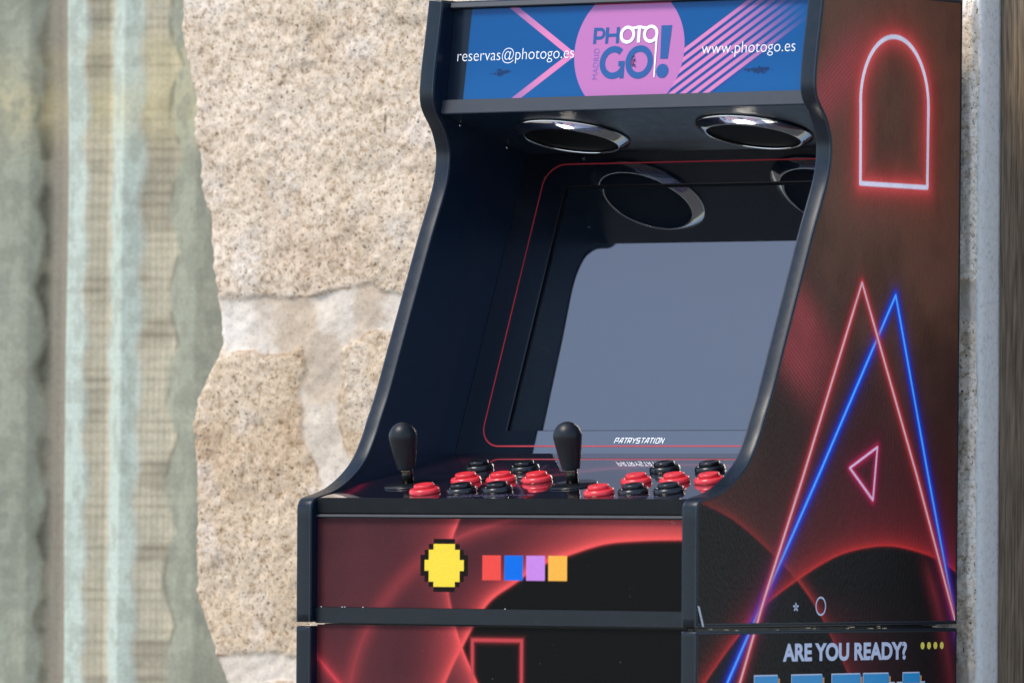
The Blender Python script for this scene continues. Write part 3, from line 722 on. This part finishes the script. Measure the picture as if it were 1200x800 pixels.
SP0 = np.array([0, .2750, 1.4460]); SP1 = np.array([0, .47168, 1.40254]); sl = np.linalg.norm(SP1 - SP0); sv = (SP1 - SP0) / sl
spP = Plane(SP0, (1, 0, 0), sv, (0, sv[2], -sv[1]))                   # h down, out of the panel
bevel_box('speaker_panel', [spP.p(x, d, h) for x in (XI0, XI1) for d, h in ((.001, 0), (sl + .006, 0), (sl + .006, -.012), (.012, -.012))], M['laminate'], cab, 0)
for x in (.1525, .4310):
    c0 = spP.p(x, .1090, 0)
    gr = lathe('speaker', [(.0614, .0004), (.0614, .0054), (.0600, .0064), (.0400, .0070), (.0150, .0072), (.0020, .0072)], c0, spP.n, M['grille'], cab, 72)
    lathe('speaker_ring', [(.0745, .0003), (.0755, .0016), (.0745, .0034), (.0635, .0092), (.0618, .0102), (.0604, .0102), (.0598, .0094), (.0604, .0072), (.0615, .0040)], c0, spP.n, M['chrome'], gr, 96)
for (y, z) in ((.3192, 1.4337), (.4245, 1.4093)):
    lathe('screw', [(.0018, -.0002), (.0018, .0006), (.0012, .0011), (.0004, .0012)], (T, y, z), (1, 0, 0), M['chrome'], cab, 16)
for x in (.1100, .5060):
    lathe('screw', [(.0042, .0002), (.0042, .0016), (.0030, .0024), (.0010, .0026)], bzP.p(x, .0065, 0), bzP.n, M['washer'], cab, 20)

# ------------------------------------------------------------------ wear at the joint between cabinet and stand
def chip(x, y, z, s):
    a = rng.random((8, 3)) * .35 + .65
    base = [(-1, -1, -1), (1, -1, -1), (1, 1, -1), (-1, 1, -1), (-1, -1, 1), (1, -1, 1), (1, 1, 1), (-1, 1, 1)]
    mesh('wood_chip', [(x + q[0] * s[0] * a[i, 0], y + q[1] * s[1] * a[i, 1], z + q[2] * s[2] * a[i, 2]) for i, q in enumerate(base)],
         [(3, 2, 1, 0), (4, 5, 6, 7), (0, 1, 5, 4), (1, 2, 6, 5), (2, 3, 7, 6), (3, 0, 4, 7)], M['raw_wood'], std)
for y in (.028, .034, .062, .069, .095, .18, .255, .262, .34, .352, .40, .412, .418, .425, .55):
    chip(W - .001, y + rng.normal() * .003, .7960 + rng.random() * .003, (.0016, .002 + rng.random() * .004, .0007))
for x in (.030, .062, .066, .094, .31): mesh('paint_fleck', [(x + a_, YF - .0035 + b_, .8193 + c_) for a_, b_, c_ in ((-.0011, -.0005, 0), (.0011, -.0006, 0), (.0008, .0008, 0), (-.0007, .0007, 0), (.0001, 0, .0010))], [(3, 2, 1, 0), (0, 1, 4), (1, 2, 4), (2, 3, 4), (3, 0, 4)], M['splinter'], cab)
for x in (.005, .009, .013, .016): chip(x, .0012, .7978, (.0026, .0016, .0011))
sp_v = [(W + .0012, .0020, .8262), (W + .0012, .0048, .8256), (W + .0012, .0150, .8010), (W + .0012, .0120, .8010)]
sp_v = [(x + dx, y, z) for dx in (0, .0012) for x, y, z in sp_v]
bevel_box('plastic_splinter', sp_v, M['splinter'], cab, .0003, 1)

# ------------------------------------------------------------------ stone wall behind
DW = D + .06
def wall_left(z):
    p = np.array([(0, -.63), (.50, -.60), (.66, -.585), (.7065, -.6066), (.7524, -.6242), (.79, -.642), (.8214, -.6565), (.9139, -.6544), (1.0297, -.6611), (1.0875, -.6586), (1.125, -.640), (1.1683, -.6159), (1.2000, -.6190), (1.2841, -.6355), (1.4001, -.6509), (1.5165, -.6706), (1.6331, -.689), (1.8, -.70), (2.4, -.66)])
    return np.interp(z, p[:, 0], p[:, 1]) - .0085 + (fbm(z * 34, z * 0 + 3.3, 4, 77) - .5) * .016 + (fbm(z * 130, z * 0 + 9.3, 2, 78) - .5) * .006
WR = .594
wz = np.concatenate([np.linspace(0, .64, 60), np.arange(.645, 1.72, .0026), np.linspace(1.725, 2.4, 70)])
ws_ = np.concatenate([np.linspace(0, .40, 200), np.linspace(.402, .94, 90), np.linspace(.942, 1, 40)])
SS, ZZ = np.meshgrid(ws_, wz); XL = wall_left(wz)[:, None]; XX = XL + (WR - XL) * SS
wx = (fbm(XX * 14, ZZ * 14, 4, 101) - .5) * .05; wz2 = (fbm(XX * 14, ZZ * 14, 4, 102) - .5) * .05
def band(zc, half):                                                    # 1 inside a course joint
    return smooth(half + .006, half - .004, np.abs(ZZ + wz2 - zc))
jz = np.interp(XX, [-.70, -.62, -.55, -.46, -.35, -.2, .7], [1.196, 1.196, 1.193, 1.192, 1.200, 1.200, 1.205])
hz = np.interp(XX, [-.70, -.62, -.55, -.46, -.40, -.3, .7], [.036, .036, .030, .024, .034, .028, .026])
j1 = smooth(hz + .007, hz - .005, np.abs(ZZ + wz2 * 1.0 - jz))
xc = np.interp(ZZ, [.70, .98, 1.03, 1.17], [-.400, -.405, -.428, -.436]); xh = np.interp(ZZ, [.70, .98, 1.03, 1.17], [.030, .030, .030, .036])
j2 = smooth(xh + .007, xh - .005, np.abs(XX + wx * .9 - xc)) * smooth(1.21, 1.18, ZZ) * smooth(.66, .72, ZZ)
j3 = np.maximum.reduce([smooth(.026, .016, np.abs(ZZ + wz2 * .6 - z0)) for z0 in (.722, .30, 1.86, 2.25)])
mort = np.clip(np.maximum.reduce([j1, j2, j3]), 0, 1)
# rounded stones, sunk joints
h = (1 - mort) * .0030 + (fbm(XX * 18, ZZ * 18, 4, 5) - .5) * .011 + (fbm(XX * 90, ZZ * 90, 3, 6) - .5) * .0030 * (1 - .6 * mort)
h += -.035 * (1 - smooth(0, .035, XX - XL)) ** 2 - .012 * (1 - smooth(0, .009, WR - XX)) ** 2
YY = DW - .012 - h
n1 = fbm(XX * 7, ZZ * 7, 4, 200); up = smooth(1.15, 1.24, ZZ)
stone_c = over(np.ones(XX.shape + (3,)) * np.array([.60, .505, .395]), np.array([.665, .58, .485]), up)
stone_c = over(stone_c, np.array([.84, .78, .70]), smooth(.40, .52, XX))  # right end painted lighter to offset the shade beside the cabinet
stone_c = over(stone_c, np.array([.50, .36, .245]), np.clip((n1 - .5) * 2.2, 0, 1) * .7)
stone_c = over(stone_c, np.array([.66, .61, .56]), smooth(.60, .75, fbm(XX * 16, ZZ * 16, 3, 210)) * .6)
mc = over(np.ones(XX.shape + (3,)) * np.array([.585, .495, .40]), np.array([.70, .635, .555]), smooth(.44, .60, fbm(XX * 19, ZZ * 15, 4, 220)))
mc = over(mc, np.array([.84, .79, .73]), np.exp(-((XX + .585) / .045) ** 2 - ((ZZ - 1.19) / .03) ** 2))
edge = np.exp(-((mort - .5) / .22) ** 2) * smooth(.40, .62, fbm(XX * 28, ZZ * 28, 3, 230))
stone_c = over(stone_c, np.array([.05, .045, .04]), np.exp(-((XX + .333 + (fbm(ZZ * 60, ZZ * 0, 2, 9) - .5) * .008) / .0016) ** 2) * smooth(1.440, 1.446, ZZ) * smooth(1.473, 1.467, ZZ) * .9)
wc = over(stone_c, mc, mort); wc = over(wc, np.array([.34, .22, .13]), edge * .75)
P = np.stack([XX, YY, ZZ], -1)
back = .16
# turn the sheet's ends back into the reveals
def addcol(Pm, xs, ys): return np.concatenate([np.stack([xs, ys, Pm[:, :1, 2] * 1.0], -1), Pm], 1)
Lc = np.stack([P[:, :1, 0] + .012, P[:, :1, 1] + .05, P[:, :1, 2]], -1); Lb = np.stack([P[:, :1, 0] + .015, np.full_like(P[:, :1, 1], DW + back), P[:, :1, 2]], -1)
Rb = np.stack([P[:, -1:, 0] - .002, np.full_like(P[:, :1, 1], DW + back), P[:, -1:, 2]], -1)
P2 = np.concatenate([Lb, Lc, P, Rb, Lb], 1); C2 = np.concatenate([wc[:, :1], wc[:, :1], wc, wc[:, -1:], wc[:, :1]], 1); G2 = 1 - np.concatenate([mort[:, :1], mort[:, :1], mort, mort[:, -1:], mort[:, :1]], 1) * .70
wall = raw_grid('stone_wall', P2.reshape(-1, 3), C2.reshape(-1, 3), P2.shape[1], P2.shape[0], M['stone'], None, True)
ga = wall.data.attributes.new('grain', 'FLOAT', 'POINT'); ga.data.foreach_set('value', G2.astype(np.float32).ravel())
wall['label'] = 'rough beige granite wall with pale mortar joints behind the arcade cabinet'; wall['category'] = 'wall'

# plaster edge of the doorway, part of the wall
pz = np.linspace(0, 2.4, 700); pe = (fbm(pz * 20, pz * 0 + 1.7, 4, 301) - .5) * .011; pe2 = (fbm(pz * 60, pz * 0 + 4.7, 3, 302) - .5) * .006
cols = [(WR - .012, DW + .012, .6), (WR - .0065, DW - .003, 1), (WR - .0040, DW - .006, .8), (WR - .0010, DW - .006, .4), (WR + .0022, DW - .002, .2), (WR + .0035, DW + .005, .12), (WR + .0040, DW + .018, .08), (WR + .0042, DW + .034, .08), (WR + .0042, DW + .15, 0)]
Pp = np.stack([np.stack([x + pe * k + pe2 * min(1, k + .15), np.full_like(pz, y) + pe2 * .5, pz], -1) for x, y, k in cols], 1)
raw_grid('plaster_edge', Pp.reshape(-1, 3), np.full((Pp.shape[0] * Pp.shape[1], 3), .7), len(cols), len(pz), M['plaster'], wall, True)

# ------------------------------------------------------------------ wooden door frame at the right
o = bevel_box('door_frame', [(x, y, z) for x in (WR + .0050, WR + .20) for y, z in ((DW + .035, 0.0), (DW + .035, 2.4), (DW + .12, 2.4), (DW + .12, 0.0))], M['oak'], None, .004)
o['label'] = 'brown oak door frame post beside the white plaster edge'; o['category'] = 'door frame'

# ------------------------------------------------------------------ lace curtain in the opening at the left
YC = D + .42
cx = np.concatenate([np.linspace(-1.75, -1.30, 90), np.linspace(-1.297, -.80, 300)]); cz = np.concatenate([np.linspace(.05, .64, 60), np.arange(.645, 1.72, .0035), np.linspace(1.725, 2.45, 60)])
CX, CZ = np.meshgrid(cx, cz)
sway = .010 * np.sin(CZ * 2.3 + 1) + (fbm(CX * 3, CZ * 2, 3, 400) - .5) * .02
XS = CX + sway * .4 - (1.65 - CZ) * .004
# fold depth (towards the room is +) by position across the cloth
XS = XS + 0
kx = [-1.80, -1.62, -1.50, -1.40, -1.285, -1.235, -1.215, -1.19, -1.165, -1.155, -1.12, -1.09, -1.055, -1.02, -.985, -.94, -.88, -.80]
ky = [.02, -.01, .03, -.015, -.010, .005, .020, .028, .020, -.012, -.012, .004, -.014, .002, .012, .010, .035, .05]
YYc = YC + np.interp(XS, kx, ky) + (fbm(CX * 14, CZ * 3, 3, 402) - .5) * .012
# smooth the folds
for _ in range(3):
    YYc[:, 1:-1] = (YYc[:, :-2] + 2 * YYc[:, 1:-1] + YYc[:, 2:]) / 4
def scal(x0, amp, per, ph): return x0 + amp * (np.abs(np.sin((CZ / per + ph) * np.pi)) - .5)
def strip(a, b_, s=.006):
    return smooth(a - s * .5, a + s * .5, XS) * smooth(b_ + s * .5, b_ - s * .5, XS)
wob = (fbm(CZ * 11, CZ * 0 + .5, 3, 415) - .5) * .014; wob2 = (fbm(CZ * 13, CZ * 0 + 7.5, 3, 416) - .5) * .016
pale = np.maximum(strip(-1.158, scal(-1.121, .009, .106, .2) + wob, .016), strip(scal(-1.083, -.006, .106, .5) + wob2, scal(-1.031, .007, .106, .0) - wob, .016))
grey = np.maximum(strip(-1.45, scal(-1.222, .012, .118, .35) + wob, .012), strip(scal(-.980, -.020, .132, .1) + wob2, -.70, .018))
pl_x = .5 + .5 * np.sin(XS / .0085 * 2 * np.pi); rowz = CZ + (fbm(CZ * 9, CZ * 0, 2, 417) - .5) * .02
pl_z = .5 + .5 * np.sin(rowz / .0150 * 2 * np.pi); pl_b = .5 + .5 * np.sin(rowz / .062 * 2 * np.pi); mod = fbm(CZ * 26, XS * 9, 3, 410)
weave = np.clip(pl_x ** 2 * .16 + pl_z ** 3 * (.05 + .60 * mod) * (.4 + .6 * pl_b), 0, 1)
tan = np.ones(XS.shape + (3,)) * np.array([.57, .51, .375])
tan = over(tan, np.array([.20, .165, .11]), np.clip(weave * 1.25, 0, 1))
tan = over(tan, np.array([.20, .165, .12]), smooth(.50, .70, mod) * .40)
tan = over(tan, np.array([.60, .50, .25]), np.exp(-((CZ - 1.515) / .05) ** 2) * .35 + np.exp(-((CZ - 1.60) / .02) ** 2) * .2)  # warm reflections across the curtain, painted into the plaid colour
fold = strip(-1.236, -1.158, .004); tan = over(tan, np.array([.27, .235, .185]), fold * .9)  # shadow in the fold recess, painted into the cloth colour
gap_shade = strip(-1.232, -1.208, .016); tan = over(tan, np.array([.17, .16, .115]), gap_shade * (.62 + .38 * mod)); tan = over(tan, np.array([.07, .07, .05]), gap_shade * smooth(.35, .55, mod) * .85)  # deepest shade of the recess, painted darker still
cc = over(tan, np.array([.345, .36, .275]), grey * (.82 + .18 * vnoise(XS * 40, CZ * 22, 431))); cc = over(cc, np.array([.53, .60, .52]), pale * .93)
cc = over(cc, np.array([.28, .25, .19]), weave * (grey * .40 + pale * .26))
cc = over(cc, np.array([.66, .55, .30]), (np.exp(-((CZ - 1.52) / .055) ** 2) * .45 + np.exp(-((CZ - 1.585) / .016) ** 2) * .32) * smooth(.25, .6, fbm(XS * 8, CZ * 6, 2, 440)))  # same yellow reflection smear, tinted over lace and pale bands
rim = np.maximum(np.exp(-((XS - scal(-1.222, .012, .118, .35) - wob) / .0035) ** 2), np.exp(-((XS - scal(-.980, -.020, .132, .1) - wob2) / .0040) ** 2))
cc = over(cc, np.array([.15, .14, .10]), rim * smooth(.42, .60, fbm(XS * 60, CZ * 38, 3, 450)) * .6)
lump = smooth(.50, .68, fbm(XS * 44, CZ * 30, 3, 455)); cc = over(cc, np.array([.22, .22, .165]), lump * grey * .35)
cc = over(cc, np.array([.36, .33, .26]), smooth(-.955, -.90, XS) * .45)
knit = smooth(.46, .66, fbm(XS * 75, CZ * 52, 4, 420)); cc = over(cc, np.array([.27, .27, .21]), knit * (.18 + .42 * grey + .16 * pale))
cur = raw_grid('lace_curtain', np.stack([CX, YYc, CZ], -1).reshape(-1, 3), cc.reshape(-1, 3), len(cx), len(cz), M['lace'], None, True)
so = cur.modifiers.new('thickness', 'SOLIDIFY'); so.thickness = .002
cur['label'] = 'pale green lace and plaid curtain hanging in folds beside the stone wall'; cur['category'] = 'curtain'
